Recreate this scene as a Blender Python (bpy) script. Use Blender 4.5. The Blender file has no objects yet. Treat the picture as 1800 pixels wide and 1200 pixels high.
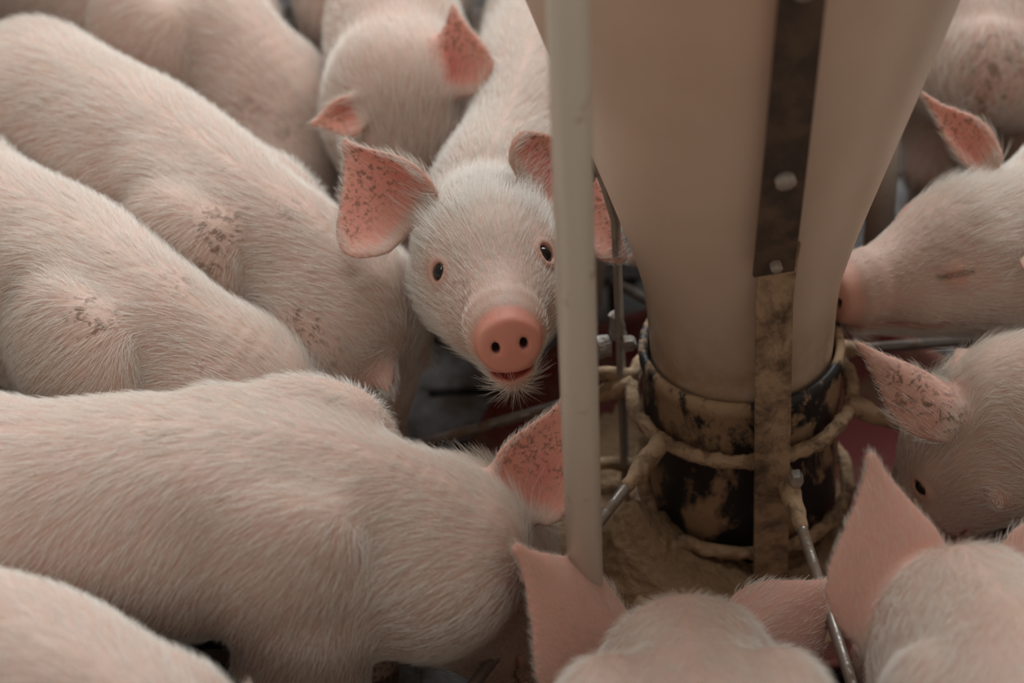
import bpy, math, random
import numpy as np
from mathutils import Vector, Matrix

random.seed(7)
rng = np.random.default_rng(11)
SC = bpy.context.scene
COL = SC.collection
f32 = np.float32
FUR = 1.0          # fur density multiplier

# ------------------------------------------------------------------ camera
CAM_H, PITCH, ROLL, LENS = 1.6, math.radians(39.0), math.radians(-3.0), 85.0
FPX = LENS / 36.0 * 1800.0
_F = np.array([0, math.cos(PITCH), -math.sin(PITCH)])
_R0 = np.array([1.0, 0, 0]); _U0 = np.array([0, math.sin(PITCH), math.cos(PITCH)])
_R = math.cos(ROLL) * _R0 + math.sin(ROLL) * _U0
_U = -math.sin(ROLL) * _R0 + math.cos(ROLL) * _U0
CAM = np.array([0, 0, CAM_H])

cd = bpy.data.cameras.new('camera'); cam = bpy.data.objects.new('camera', cd); COL.objects.link(cam)
cam.matrix_world = Matrix(((_R[0], _U[0], -_F[0], 0), (_R[1], _U[1], -_F[1], 0), (_R[2], _U[2], -_F[2], CAM_H), (0, 0, 0, 1)))
cd.lens = LENS; cd.sensor_width = 36.0; cd.clip_start = 0.05
cd.dof.use_dof = True; cd.dof.aperture_fstop = 2.8; cd.dof.focus_distance = 2.06
SC.camera = cam

def ray(px, py):
    return _F + (px - 900.0) / FPX * _R - (py - 600.0) / FPX * _U
def P(px, py, z):                       # the point at height z seen at a pixel of the 1800 x 1200 frame
    d = ray(px, py); return CAM + d * ((z - CAM_H) / d[2])
def Q(px, py, depth):                   # the point at a given distance along the view axis
    return CAM + ray(px, py) * depth
def depth_of(p): return float(np.dot(np.asarray(p) - CAM, _F))

# ------------------------------------------------------------------ light
SC.view_settings.view_transform = 'Standard'; SC.view_settings.look = 'None'
SC.view_settings.gamma = 1.0; SC.view_settings.use_curve_mapping = False
SC.view_settings.exposure = 0.0
W = bpy.data.worlds.new('barn_daylight'); SC.world = W; W.use_nodes = True
bg = W.node_tree.nodes['Background']; bg.inputs[0].default_value = (1.0, 0.83, 0.68, 1); bg.inputs[1].default_value = 0.262

def area(name, loc, target, size, power, col):
    l = bpy.data.lights.new(name, 'AREA'); l.shape = 'RECTANGLE'; l.size, l.size_y = size; l.energy = power; l.color = col
    o = bpy.data.objects.new(name, l); COL.objects.link(o); o.location = loc
    o.rotation_euler = (Vector(target) - Vector(loc)).to_track_quat('-Z', 'Y').to_euler(); return o
area('window_daylight', (1.0, 6.6, 5.6), (0.0, 1.7, 0.3), (5.0, 3.0), 465, (0.96, 0.985, 1.0))
area('roof_light', (0.0, 1.7, 4.3), (0.0, 1.5, 0.2), (2.2, 2.2), 60, (0.97, 0.985, 1.0))

SC.cycles.max_bounces = 6; SC.cycles.diffuse_bounces = 3; SC.cycles.glossy_bounces = 2
SC.cycles.transmission_bounces = 4; SC.cycles.transparent_max_bounces = 4

# ------------------------------------------------------------------ materials
def new_mat(name):
    m = bpy.data.materials.new(name); m.use_nodes = True
    nt = m.node_tree; return m, nt, nt.nodes['Principled BSDF']
def N(nt, typ, **kw):
    n = nt.nodes.new(typ)
    for k, v in kw.items():
        if k in n.inputs: n.inputs[k].default_value = v
        else: setattr(n, k, v)
    return n
def lk(nt, a, b): nt.links.new(a, b)
def ramp(nt, src, stops):
    r = nt.nodes.new('ShaderNodeValToRGB'); e = r.color_ramp.elements
    while len(e) < len(stops): e.new(0.5)
    for el, (p, c) in zip(e, stops): el.position = p; el.color = (c, c, c, 1) if not hasattr(c, '__len__') else (*c, 1)
    lk(nt, src, r.inputs[0]); return r.outputs[0]
def mixc(nt, fac, a, b):
    m = nt.nodes.new('ShaderNodeMix'); m.data_type = 'RGBA'
    for i, v in ((0, fac), (6, a), (7, b)):
        if hasattr(v, 'is_output'): lk(nt, v, m.inputs[i])
        else: m.inputs[i].default_value = v if i == 0 else (*v, 1)
    return m.outputs[2]
def mul(nt, a, b):
    m = nt.nodes.new('ShaderNodeMath'); m.operation = 'MULTIPLY'
    for i, v in enumerate((a, b)):
        if hasattr(v, 'is_output'): lk(nt, v, m.inputs[i])
        else: m.inputs[i].default_value = v
    return m.outputs[0]
def noise(nt, scale, detail=4, rough=0.6, coord='Object', dist=0.0):
    tc = nt.nodes.new('ShaderNodeTexCoord')
    n = N(nt, 'ShaderNodeTexNoise', Scale=scale, Detail=detail, Roughness=rough, Distortion=dist)
    lk(nt, tc.outputs[coord], n.inputs['Vector']); return n.outputs['Fac']
def bump(nt, bsdf, h, strength, dist):
    b = N(nt, 'ShaderNodeBump', Strength=strength, Distance=dist); lk(nt, h, b.inputs['Height']); lk(nt, b.outputs[0], bsdf.inputs['Normal'])
def attr(nt, name):
    a = nt.nodes.new('ShaderNodeAttribute'); a.attribute_name = name; return a.outputs['Fac']

def skin_material():
    m, nt, b = new_mat('pig_skin')
    mott = ramp(nt, noise(nt, 14, 4, .6), [(.35, 0), (.68, 1)])
    c = mixc(nt, mott, (.62, .46, .385), (.58, .39, .32))
    c = mixc(nt, attr(nt, 'pink'), c, (.68, .285, .215))
    c = mixc(nt, attr(nt, 'red'), c, (.52, .105, .085))
    fine = ramp(nt, noise(nt, 210, 6, .75), [(.52, 0), (.585, 1)])
    c = mixc(nt, mul(nt, fine, mul(nt, attr(nt, 'dirt'), .85)), c, (.13, .065, .035))
    spl = ramp(nt, noise(nt, 105, 6, .7, 'Object', .8), [(.50, 0), (.575, 1)])
    c = mixc(nt, mul(nt, spl, mul(nt, attr(nt, 'mud'), .9)), c, (.15, .085, .05))
    stain = ramp(nt, noise(nt, 30, 5, .65), [(.46, 0), (.72, 1)])
    c = mixc(nt, mul(nt, stain, .30), c, (.50, .33, .21))
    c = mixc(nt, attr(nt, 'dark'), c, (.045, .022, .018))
    lk(nt, c, b.inputs['Base Color'])
    b.inputs['Roughness'].default_value = .55
    b.inputs['Specular IOR Level'].default_value = .3
    b.inputs['Subsurface Weight'].default_value = .35
    b.inputs['Subsurface Radius'].default_value = (1, .35, .2)
    b.inputs['Subsurface Scale'].default_value = .010
    bump(nt, b, noise(nt, 260, 3, .6), .25, .0012)
    return m
def hair_material():
    m, nt, b = new_mat('pig_hair')
    hi = nt.nodes.new('ShaderNodeHairInfo')
    r = ramp(nt, hi.outputs['Random'], [(0, (.82, .77, .69)), (1, (.93, .905, .855))])
    lk(nt, r, b.inputs['Base Color']); b.inputs['Roughness'].default_value = .5
    b.inputs['Specular IOR Level'].default_value = .35
    return m
SKIN, HAIR = skin_material(), hair_material()
def simple(name, col, rough=.5, metal=0, **kw):
    m, nt, b = new_mat(name); b.inputs['Base Color'].default_value = (*col, 1)
    b.inputs['Roughness'].default_value = rough; b.inputs['Metallic'].default_value = metal; return m
EYE = simple('eye_dark', (.012, .010, .010), .06)
def dusty(name, base, dust, lo, hi, scale, rough=.6, metal=0.0, bmp=.3, dist=.003, stretch=None, grain=90):
    """a base material with caked feed dust in patches of its own shape"""
    m, nt, b = new_mat(name)
    tc = nt.nodes.new('ShaderNodeTexCoord'); mp = nt.nodes.new('ShaderNodeMapping')
    if stretch: mp.inputs['Scale'].default_value = stretch
    lk(nt, tc.outputs['Object'], mp.inputs[0])
    n = N(nt, 'ShaderNodeTexNoise', Scale=scale, Detail=7, Roughness=.68, Distortion=.4); lk(nt, mp.outputs[0], n.inputs['Vector'])
    k = ramp(nt, n.outputs['Fac'], [(lo, 0), (hi, 1)])
    g = noise(nt, grain, 4, .7)
    d2 = mixc(nt, g, tuple(v * .72 for v in dust), tuple(min(1, v * 1.25) for v in dust))
    c = mixc(nt, k, base, d2); lk(nt, c, b.inputs['Base Color'])
    r = N(nt, 'ShaderNodeMapRange'); lk(nt, k, r.inputs[0]); r.inputs[3].default_value = rough; r.inputs[4].default_value = .95
    lk(nt, r.outputs[0], b.inputs['Roughness'])
    if metal:
        r2 = N(nt, 'ShaderNodeMapRange'); lk(nt, k, r2.inputs[0]); r2.inputs[3].default_value = metal; r2.inputs[4].default_value = 0
        lk(nt, r2.outputs[0], b.inputs['Metallic'])
    a = N(nt, 'ShaderNodeMath', operation='ADD'); lk(nt, mul(nt, k, .6), a.inputs[0]); lk(nt, mul(nt, g, .5), a.inputs[1])
    bump(nt, b, a.outputs[0], bmp, dist)
    return m
DUST = (.46, .32, .20)
M_COLLAR = dusty('black_rubber_collar', (.020, .022, .025), DUST, .485, .555, 17, .5, 0, .6, .002, (1, 1, .6))
M_STRAP = dusty('rusty_strap', (.060, .042, .032), (.17, .11, .07), .40, .75, 30, .7, .2, .7, .003)
M_STRAPD = dusty('dusty_strap', (.10, .065, .042), DUST, .36, .56, 26, .8, 0, .8, .003)
M_RING = dusty('caked_ring', (.16, .10, .06), DUST, .30, .50, 40, .9, 0, .9, .004)
M_ROD = dusty('worn_steel_rod', (.32, .29, .26), (.22, .15, .095), .46, .62, 35, .38, .75, .4, .001)
M_GALV = dusty('galvanised_strap', (.40, .385, .365), (.40, .33, .26), .42, .62, 45, .5, .5, .8, .003)
M_FEED = dusty('feed_mash', (.34, .22, .125), (.47, .32, .19), .35, .65, 22, .95, 0, 1.0, .006, None, 240)
M_PAN = dusty('red_pan', (.13, .010, .009), (.15, .08, .05), .44, .66, 17, .8, 0, .3, .001)
M_FLOOR = dusty('floor_slats', (.20, .20, .21), (.070, .050, .036), .36, .56, 6, .6, 0, .5, .003)
M_PIT = simple('pit_black', (.02, .016, .012), .9)
M_BOLT = dusty('bolt_steel', (.42, .40, .37), (.35, .26, .18), .45, .62, 60, .4, .7, .3, .001)
def hopper_material():
    m, nt, b = new_mat('cream_hopper_plastic')
    g = nt.nodes.new('ShaderNodeTexCoord'); s = nt.nodes.new('ShaderNodeSeparateXYZ'); lk(nt, g.outputs['Object'], s.inputs[0])
    n = noise(nt, 7, 4, .6)
    c = mixc(nt, ramp(nt, n, [(.35, 0), (.7, 1)]), (.66, .55, .44), (.60, .485, .375))
    zz = N(nt, 'ShaderNodeMapRange'); lk(nt, s.outputs[2], zz.inputs[0]); zz.inputs[1].default_value = .31; zz.inputs[2].default_value = .2
    st = mul(nt, ramp(nt, noise(nt, 18, 5, .7), [(.38, 0), (.62, 1)]), zz.outputs[0])
    c = mixc(nt, st, c, (.42, .27, .15)); lk(nt, c, b.inputs['Base Color'])
    b.inputs['Roughness'].default_value = .38
    b.inputs['Subsurface Weight'].default_value = .3; b.inputs['Subsurface Radius'].default_value = (1, .7, .45); b.inputs['Subsurface Scale'].default_value = .01
    return m
M_HOPPER = hopper_material()
def pipe_material():
    m, nt, b = new_mat('white_pipe_plastic')
    n = noise(nt, 24, 5, .6, dist=.6)
    k = ramp(nt, n, [(.60, 0), (.70, 1)])
    c = mixc(nt, mul(nt, k, .8), (.86, .82, .72), (.45, .30, .16)); lk(nt, c, b.inputs['Base Color']); b.inputs['Roughness'].default_value = .33
    return m
M_PIPE = pipe_material()

# ------------------------------------------------------------------ object helpers
def tag(o, label=None, cat=None, group=None, kind=None):
    if label: o['label'] = label
    if cat: o['category'] = cat
    if group: o['group'] = group
    if kind: o['kind'] = kind
    return o
def np_mesh(name, V, F, mats, smooth=True):
    me = bpy.data.meshes.new(name); V = np.asarray(V, f32)
    if isinstance(F, np.ndarray):
        n = F.shape[1]; me.vertices.add(len(V)); me.vertices.foreach_set('co', V.ravel())
        me.loops.add(F.size); me.loops.foreach_set('vertex_index', F.ravel().astype(np.int32))
        me.polygons.add(len(F)); me.polygons.foreach_set('loop_start', np.arange(0, F.size, n, dtype=np.int32))
        me.update(calc_edges=True)
    else:
        me.from_pydata([tuple(map(float, v)) for v in V], [], F)
    me.polygons.foreach_set('use_smooth', np.full(len(me.polygons), smooth, bool))
    for m in (mats if isinstance(mats, (list, tuple)) else [mats]): me.materials.append(m)
    me.update(); return me
def link(name, me, parent=None, loc=None):
    o = bpy.data.objects.new(name, me); COL.objects.link(o)
    if loc is not None: o.location = loc
    if parent is not None:
        o.parent = parent; o.matrix_parent_inverse = parent_world(parent).inverted()
    return o
def parent_world(p):
    m = Matrix.LocRotScale(p.location, p.rotation_euler, p.scale)
    return parent_world(p.parent) @ p.matrix_parent_inverse @ m if p.parent else m

class MB:
    """collects shapes into one mesh, in world coordinates"""
    def __init__(s): s.V = []; s.F = []
    def add(s, V, F):
        o = len(s.V); s.V += [tuple(map(float, v)) for v in V]; s.F += [tuple(i + o for i in f) for f in F]
    def lathe(s, c, prof, seg=64, a0=0, closed=False):
        V = []; n = len(prof)
        for i in range(seg):
            a = 2 * math.pi * i / seg
            V += [(c[0] + r * math.cos(a), c[1] + r * math.sin(a), z) for r, z in prof]
        F = []
        for i in range(seg):
            j = (i + 1) % seg
            for k in range(n if closed else n - 1):
                l = (k + 1) % n
                F.append((i * n + k, j * n + k, j * n + l, i * n + l))
        s.add(V, F)
    def tube(s, pts, rad, seg=14, jit=0.0, caps=True):
        pts = [np.asarray(p, float) for p in pts]; V = []; F = []; n = len(pts)
        T = [pts[min(i + 1, n - 1)] - pts[max(i - 1, 0)] for i in range(n)]
        T = [t / np.linalg.norm(t) for t in T]
        u = np.cross(T[0], (0, 0, 1.0));
        if np.linalg.norm(u) < .05: u = np.cross(T[0], (1.0, 0, 0))
        for i, (p, t) in enumerate(zip(pts, T)):
            u = u - t * np.dot(u, t); u /= np.linalg.norm(u); w = np.cross(t, u)
            r = rad[i] if hasattr(rad, '__len__') else rad
            for k in range(seg):
                a = 2 * math.pi * k / seg; rr = r * (1 + jit * (random.random() - .5))
                V.append(p + rr * (math.cos(a) * u + math.sin(a) * w))
        for i in range(n - 1):
            for k in range(seg):
                l = (k + 1) % seg; F.append((i * seg + k, i * seg + l, (i + 1) * seg + l, (i + 1) * seg + k))
        if caps: F.append(tuple(range(seg))[::-1]); F.append(tuple((n - 1) * seg + k for k in range(seg)))
        s.add(V, F)
    def box(s, c, ax, ay, az):
        c = np.asarray(c, float); V = []
        for i in (-1, 1):
            for j in (-1, 1):
                for k in (-1, 1): V.append(c + i * np.asarray(ax) + j * np.asarray(ay) + k * np.asarray(az))
        s.add(V, [(0, 1, 3, 2), (4, 6, 7, 5), (0, 4, 5, 1), (2, 3, 7, 6), (0, 2, 6, 4), (1, 5, 7, 3)])
    def strip(s, pts, wid, nor, w, th):
        """flat bar swept through pts: wid = width direction, nor = outward direction per point"""
        V = []; n = len(pts)
        ww = w if hasattr(w, '__len__') else [w] * n
        for p, no, wd in zip(pts, nor, ww):
            p = np.asarray(p, float); no = np.asarray(no, float); x = np.asarray(wid, float)
            for a, b in ((-1, 0), (1, 0), (1, 1), (-1, 1)): V.append(p + x * a * wd / 2 + no * b * th)
        F = [(0, 3, 2, 1), tuple(4 * (n - 1) + i for i in range(4))]
        for i in range(n - 1):
            for k in range(4):
                l = (k + 1) % 4; F.append((4 * i + k, 4 * i + l, 4 * i + 4 + l, 4 * i + 4 + k))
        s.add(V, F)
    def build(s, name, mat, parent=None, smooth=True, bevel=0, sub=0, org=None, disp=None):
        V = np.array(s.V); 
        o0 = np.zeros(3) if org is None else np.asarray(org, float)
        me = np_mesh(name, V - o0, s.F, mat, smooth); o = link(name, me, parent, tuple(o0) if org is not None else None)
        if bevel:
            m = o.modifiers.new('bevel', 'BEVEL'); m.width = bevel; m.segments = 2; m.limit_method = 'ANGLE'
        if sub:
            m = o.modifiers.new('sub', 'SUBSURF'); m.levels = m.render_levels = sub; m.subdivision_type = 'SIMPLE' if disp else 'CATMULL_CLARK'
        if disp:
            t = bpy.data.textures.new(name + '_lumps', 'CLOUDS'); t.noise_scale = disp[0]
            m = o.modifiers.new('lumps', 'DISPLACE'); m.texture = t; m.strength = disp[1]; m.texture_coords = 'GLOBAL'; m.mid_level = .5
        if smooth and bevel:
            m = o.modifiers.new('wn', 'WEIGHTED_NORMAL')
        return o
def empty(name, loc):
    o = bpy.data.objects.new(name, None); COL.objects.link(o); o.location = tuple(loc); o.empty_display_size = .05; return o

# ------------------------------------------------------------------ setting
fl = MB()
X0, X1, Y0, Y1, sw, gap = -1.6, 1.9, .2, 4.4, .085, .013
y = Y0
while y < Y1:
    xs = X0
    while xs < X1:
        fl.box((xs + .125, y + sw / 2, -.012), (.125 - .002, 0, 0), (0, sw / 2 - gap / 2, 0), (0, 0, .012)); xs += .25
    y += sw
for k in range(15):                                        # cross webs that tie the slats
    fl.box((X0 + .25 * k, (Y0 + Y1) / 2, -.014), (.012, 0, 0), (0, (Y1 - Y0) / 2, 0), (0, 0, .011))
floor = fl.build('floor', M_FLOOR, None, False, .003); tag(floor, kind='structure')
pt = MB(); pt.box(((X0 + X1) / 2, (Y0 + Y1) / 2, -.16), ((X1 - X0) / 2, 0, 0), (0, (Y1 - Y0) / 2, 0), (0, 0, .005))
tag(pt.build('floor_pit', M_PIT, None, False), kind='structure')

# ------------------------------------------------------------------ feeder
FC = P(1310, 602, .214); FX, FY = float(FC[0]), float(FC[1])
feeder = empty('round_feeder', (FX, FY, 0))
tag(feeder, 'round dry feeder with cream hopper cone, black collar, steel rods and red pan', 'pig feeder')
def pol(deg, r, z): a = math.radians(deg); return np.array([FX + r * math.cos(a), FY + r * math.sin(a), z])
def hr(z): return float(np.interp(z, [.0, .20, .27, .30, .35, .40, .50, .60, .8, 1.0], [.080, .082, .085, .089, .1015, .1165, .147, .177, .238, .298]))
org = (FX, FY, 0)
m = MB()
zs = list(np.linspace(.06, .26, 8)) + list(np.linspace(.28, .40, 9)) + list(np.linspace(.44, 1.0, 12))
prof = [(hr(z), z) for z in zs] + [(hr(z) - .006, z) for z in zs[::-1]]
m.lathe((FX, FY), prof, 96, closed=True); m.build('hopper_cone', M_HOPPER, feeder, org=None)
m = MB()
RC = .0895
prof = [(RC, .012), (RC, .08), (RC + .0006, .085), (RC + .0006, .200), (RC + .0035, .203), (RC + .0040, .210), (RC + .0030, .216), (RC - .002, .2175), (RC - .0045, .214), (RC - .0045, .19), (RC - .0045, .012)]
m.lathe((FX, FY), prof, 96, closed=True); m.build('collar', M_COLLAR, feeder)
m = MB(); m.lathe((FX, FY), [(.050, .004), (.078, .006), (.080, .02), (.078, .05), (.05, .055)], 64, closed=True); m.build('feed_outlet', M_COLLAR, feeder)
def ring(name, R, z, r):
    m = MB(); n = 96
    for _ in range(1):
        V = []; F = []; sg = 12
        for i in range(n):
            a = 2 * math.pi * i / n
            for k in range(sg):
                b = 2 * math.pi * k / sg; rr = R + r * math.cos(b)
                V.append((FX + rr * math.cos(a), FY + rr * math.sin(a), z + r * math.sin(b)))
        for i in range(n):
            j = (i + 1) % n
            for k in range(sg): l = (k + 1) % sg; F.append((i * sg + k, j * sg + k, j * sg + l, i * sg + l))
        m.add(V, F)
    return m.build(name, M_RING, feeder, sub=2, disp=(.009, .0055))
ring('support_ring', .101, .160, .0065)
ring('support_ring', .101, .048, .0065)
# pan
m = MB()
pr = [(.0, .004), (.16, .004), (.20, .010), (.232, .032), (.251, .055), (.256, .059), (.263, .059), (.265, .055), (.259, .051), (.240, .026), (.212, .004), (.20, .0), (.0, .0)]
m.lathe((FX, FY), pr, 96); m.build('pan', M_PAN, feeder)
RODS = {}
def rod(deg, R1, z1, drop, deg2=None, z0=.160):
    d2 = deg if deg2 is None else deg2
    a = pol(deg, .103, z0); b = pol(d2, R1, z1)
    pts = [a + (b - a) * t for t in np.linspace(0, 1, 14)]
    e = b.copy(); dr = (b - a) / np.linalg.norm(b - a)
    for t in (.3, .6, 1.0): pts.append(b + dr * .012 * math.sin(t * 1.5) + np.array([0, 0, -.014 * t * t]))
    q = pts[-1]; pts.append(q + np.array([0, 0, -drop]))
    m = MB(); m.tube(pts, .0052, 12); o = m.build('divider_rod', M_ROD, feeder)
    m = MB(); n = 9
    m.tube([a + (b - a) * t for t in np.linspace(-.02, .20, n)], [.0085, .0095, .0092, .0098, .0088, .0085, .0075, .0065, .0054], 12); m.build('feed_crust', M_RING, o, sub=1, disp=(.010, .004))
for d, R1, z1, d2, z0, drp in ((-74, .430, .105, -81, .140, .08), (-19, .320, .085, -19, .160, .05), (26, .288, .08, 30, .160, .05), (110, .290, .08, 110, .160, .05), (172, .305, .08, 172, .160, .05), (220, .400, .115, 230, .160, .09)):
    rod(d, R1, z1, drp, d2, z0)
# straps: a lower dusty one on the collar and an upper one that follows the cone
def strap(deg, mat_hi, mat_lo, w, w_hi, tw=0.0, bz=(.405, .513, .72), d2=None, top=.95):
    d2 = deg if d2 is None else d2
    a = math.radians(deg); rad = np.array([math.cos(a), math.sin(a), 0]); tan = np.array([-math.sin(a), math.cos(a), 0])
    zs = [.02, .06, .12, .18, .24, .30, .345, .38, .42]
    def rr(z): return max(.109, hr(z) + .006)
    m = MB(); m.strip([pol(deg, rr(z), z) for z in zs], tan, [rad] * len(zs), w, .005)
    lo = m.build('mounting_strap', mat_lo, feeder, True, .0012)
    zs = list(np.linspace(.39, top, 16))
    m = MB(); pts = []
    for z in zs:
        r = rr(z) + .006; pts.append(pol(d2 + tw * (z - .39), r, z))
    m.strip(pts, tan, [rad] * len(zs), w_hi, .005); hi = m.build('hanger_strap', mat_hi, feeder, True, .0012)
    for z in bz:
        r = rr(z) + .011; c = pol(d2 + tw * (z - .39), r, z); m = MB()
        ax = rad * .94 - np.array([0, 0, .3]); ax /= np.linalg.norm(ax)
        u = tan; v = np.cross(ax, u); k = 6; rb = .0085 if z > .42 else .005
        V = []; 
        for hgt, sc in ((0, 1), (.006, 1), (.0075, .75)):
            for i in range(k * 2): V.append(c + ax * hgt + rb * sc * (math.cos(math.pi * i / k) * u + math.sin(math.pi * i / k) * v))
        F = [tuple(2 * 2 * k + i for i in range(2 * k))]
        for l in range(2):
            for i in range(2 * k): j = (i + 1) % (2 * k); F.append((l * 2 * k + i, l * 2 * k + j, (l + 1) * 2 * k + j, (l + 1) * 2 * k + i))
        m.add(V, F); m.build('bolt', M_BOLT, hi)
    return lo
s1 = strap(-82, M_STRAP, M_STRAPD, .032, .035, -3, (.405, .513, .72), -84.5)
m = MB(); c = pol(-72, .117, .150); m.tube([c, c + np.array([0, -.012, .002])], [.007, .006], 6); m.build('bolt', M_BOLT, s1, False)
s2 = strap(166, M_GALV, M_GALV, .020, .030, 0, (.405, .450), None, .475)
# bolted joint on the strap behind the pipe
m = MB(); c = pol(165, .118, .215)
m.tube([c + np.array([-.004, -.008, -.012]), c + np.array([-.016, -.010, -.012])], .0105, 16); m.tube([c + np.array([.012, -.010, -.006]), c + np.array([.013, -.018, -.007])], .0075, 6); m.tube([c + np.array([.004, -.004, -.004]), c + np.array([.002, -.006, .022])], [.0085, .006], 8)
m.build('bolt', M_GALV, s2, False, sub=2, disp=(.007, .004))
strap(46, M_STRAP, M_STRAPD, .030, .032)
# small webs between ring and straps
for z in (.160, .048):
    m = MB(); a = pol(165, .098, z); b = pol(172, .15, z + .012); m.tube([a, (a + b) / 2 + np.array([0, 0, .004]), b], [.009, .006, .006], 10); m.build('bracket', M_RING, feeder, sub=1, disp=(.01, .004))
m = MB(); m.tube([pol(205, .101, .14), pol(208, .108, .10), pol(212, .103, .05)], [.008, .0065, .008], 10); m.build('bracket', M_RING, feeder, sub=1, disp=(.01, .004))
m = MB(); m.tube([pol(228, .101, .048), pol(231, .16, .03), pol(233, .19, .02)], [.008, .007, .006], 10); m.build('bracket', M_RING, feeder, sub=1, disp=(.01, .004))
# spilled feed heaped in the pan round the collar
m = MB(); V = []; F = []; nr, ns = 46, 150
for i in range(nr):
    r = .055 + .165 * i / (nr - 1)
    for k in range(ns):
        a = 2 * math.pi * k / ns
        h = .010 + .024 * max(0, math.cos(a - math.radians(222))) ** 2 + .014 * max(0, 1 - abs(r - .135) / .06) * (.5 - .5 * math.cos(a)) * (.6 + .4 * math.sin(5 * a)) + .05 * max(0, 1 - abs((math.degrees(a) - 212) / 22)) * max(0, 1 - abs(r - .125) / .05)
        h *= max(0, min(1, (.215 - r) / .06)); h -= .03 * max(0, min(1, (math.cos(a - .15) - .25) / .5)) * max(0, min(1, (r - .095) / .03)); V.append((FX + r * math.cos(a), FY + r * math.sin(a), .003 + h))
for i in range(nr - 1):
    for k in range(ns): l = (k + 1) % ns; F.append((i * ns + k, (i + 1) * ns + k, (i + 1) * ns + l, i * ns + l))
m.add(V, F); fm = m.build('feed_mash', M_FEED, None, sub=2, disp=(.010, .007))
tag(fm, 'brown ground feed heaped in the red pan around the black collar', 'animal feed', kind='stuff')

feeder.rotation_euler = (0, -.017, 0)                      # the hopper leans a little

# white pipes standing in the pan
def pipe(loc, label, top=1.3):
    m = MB(); m.lathe((0, 0), [(.0148, .0), (.0148, top), (.0122, top), (.0122, .0)], 40, closed=True)
    o = m.build('water_pipe', M_PIPE); o.location = loc; return tag(o, label, 'pipe', 'white pipes beside the hopper')
p1 = P(1030, 1070, .160)
pipe((float(p1[0]), float(p1[1]), .152), 'white plastic pipe crossing in front of the ear of the piglet facing the camera')
pipe((2 * FX - float(p1[0]), 2 * FY - float(p1[1]) - .03, .06), 'dirt-stained white pipe half hidden behind the cream hopper cone')

# ------------------------------------------------------------------ implicit-surface pigs
UP = np.array([0, 0, 1.0])
def unit(v): v = np.asarray(v, float); return v / np.linalg.norm(v)
class Cap:
    sub = False
    def __init__(s, a, b, ra, rb, k=.02, grain=None):
        s.a = np.asarray(a, float); s.b = np.asarray(b, float); s.ra, s.rb, s.k = ra, rb, k
        s.grain = None if grain is None else np.asarray(grain, float)
        s.lo = np.minimum(s.a - ra, s.b - rb); s.hi = np.maximum(s.a + ra, s.b + rb)
    def d(s, p):
        ba = (s.b - s.a); q = p - s.a.astype(f32); L = float(ba @ ba)
        t = np.clip(q @ ba.astype(f32) / max(L, 1e-9), 0, 1)
        q = q - t[:, None] * ba.astype(f32)
        return np.sqrt((q * q).sum(1)) - (s.ra + (s.rb - s.ra) * t)
class Spine:
    """the trunk: oval sections swept along the backbone"""
    sub = False
    def __init__(s, C, f, w, hh, k=.03):
        s.C = np.asarray(C, float); s.f = f; s.w, s.h, s.k = np.asarray(w), np.asarray(hh), k; n = len(C)
        s.l = np.cross(UP, f); s.l /= np.linalg.norm(s.l, axis=1)[:, None]; s.u = np.cross(f, s.l)
        s.step = np.linalg.norm(s.C[1] - s.C[0]); m = max(w.max(), hh.max()); s.lo = s.C.min(0) - m; s.hi = s.C.max(0) + m; s.grain = UP
    def local(s, p):
        o = s.C.mean(0); a = (p - o).astype(f32); b = (s.C - o).astype(f32); n = len(b)
        j = ((b * b).sum(1) - 2 * a @ b.T).argmin(1); q = a - b[j]; x = (q * s.f[j]).sum(1)
        t = np.clip(j + x / s.step, 0, n - 1); i = np.minimum(t.astype(int), n - 2); e = (t - i)[:, None]
        L = lambda A: A[i] * (1 - e) + A[i + 1] * e
        q = a - L(b); f, l, u = L(s.f), L(s.l), L(s.u)
        return t, (q * f).sum(1), (q * l).sum(1), (q * u).sum(1), f, l, u
    def d(s, p):
        t, x, la, ve, *_ = s.local(p); ar = np.arange(len(s.w)); w = np.interp(t, ar, s.w); hh = np.interp(t, ar, s.h)
        k = np.sqrt((la / w) ** 2 + (ve / hh) ** 2 + (x / (.9 * w)) ** 2) + 1e-5; n = np.sqrt(la * la + ve * ve + x * x)
        return (n - n / k).astype(f32)
    def grain_at(s, p):
        t, x, la, ve, f, l, u = s.local(p); sd = np.clip(np.abs(la) / .08, 0, 1)[:, None]
        return -f * (1 - .45 * sd) - UP * .75 * sd + l * np.sign(la)[:, None] * .25 * (1 - sd)
class Ell:
    def __init__(s, c, R, rad, k=.02, grain=None, sub=False):
        s.c = np.asarray(c, float); s.R = np.asarray(R, float); s.r = np.asarray(rad, float); s.k = k; s.sub = sub
        s.grain = None if grain is None else np.asarray(grain, float)
        e = np.sqrt(((s.R * s.r) ** 2).sum(1)); s.lo = s.c - e; s.hi = s.c + e
    def d(s, p):
        q = (p - s.c.astype(f32)) @ s.R.astype(f32); r = s.r.astype(f32)
        k0 = np.sqrt(((q / r) ** 2).sum(1)); k1 = np.sqrt(((q / (r * r)) ** 2).sum(1)) + 1e-6
        return k0 * (k0 - 1) / k1
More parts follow.
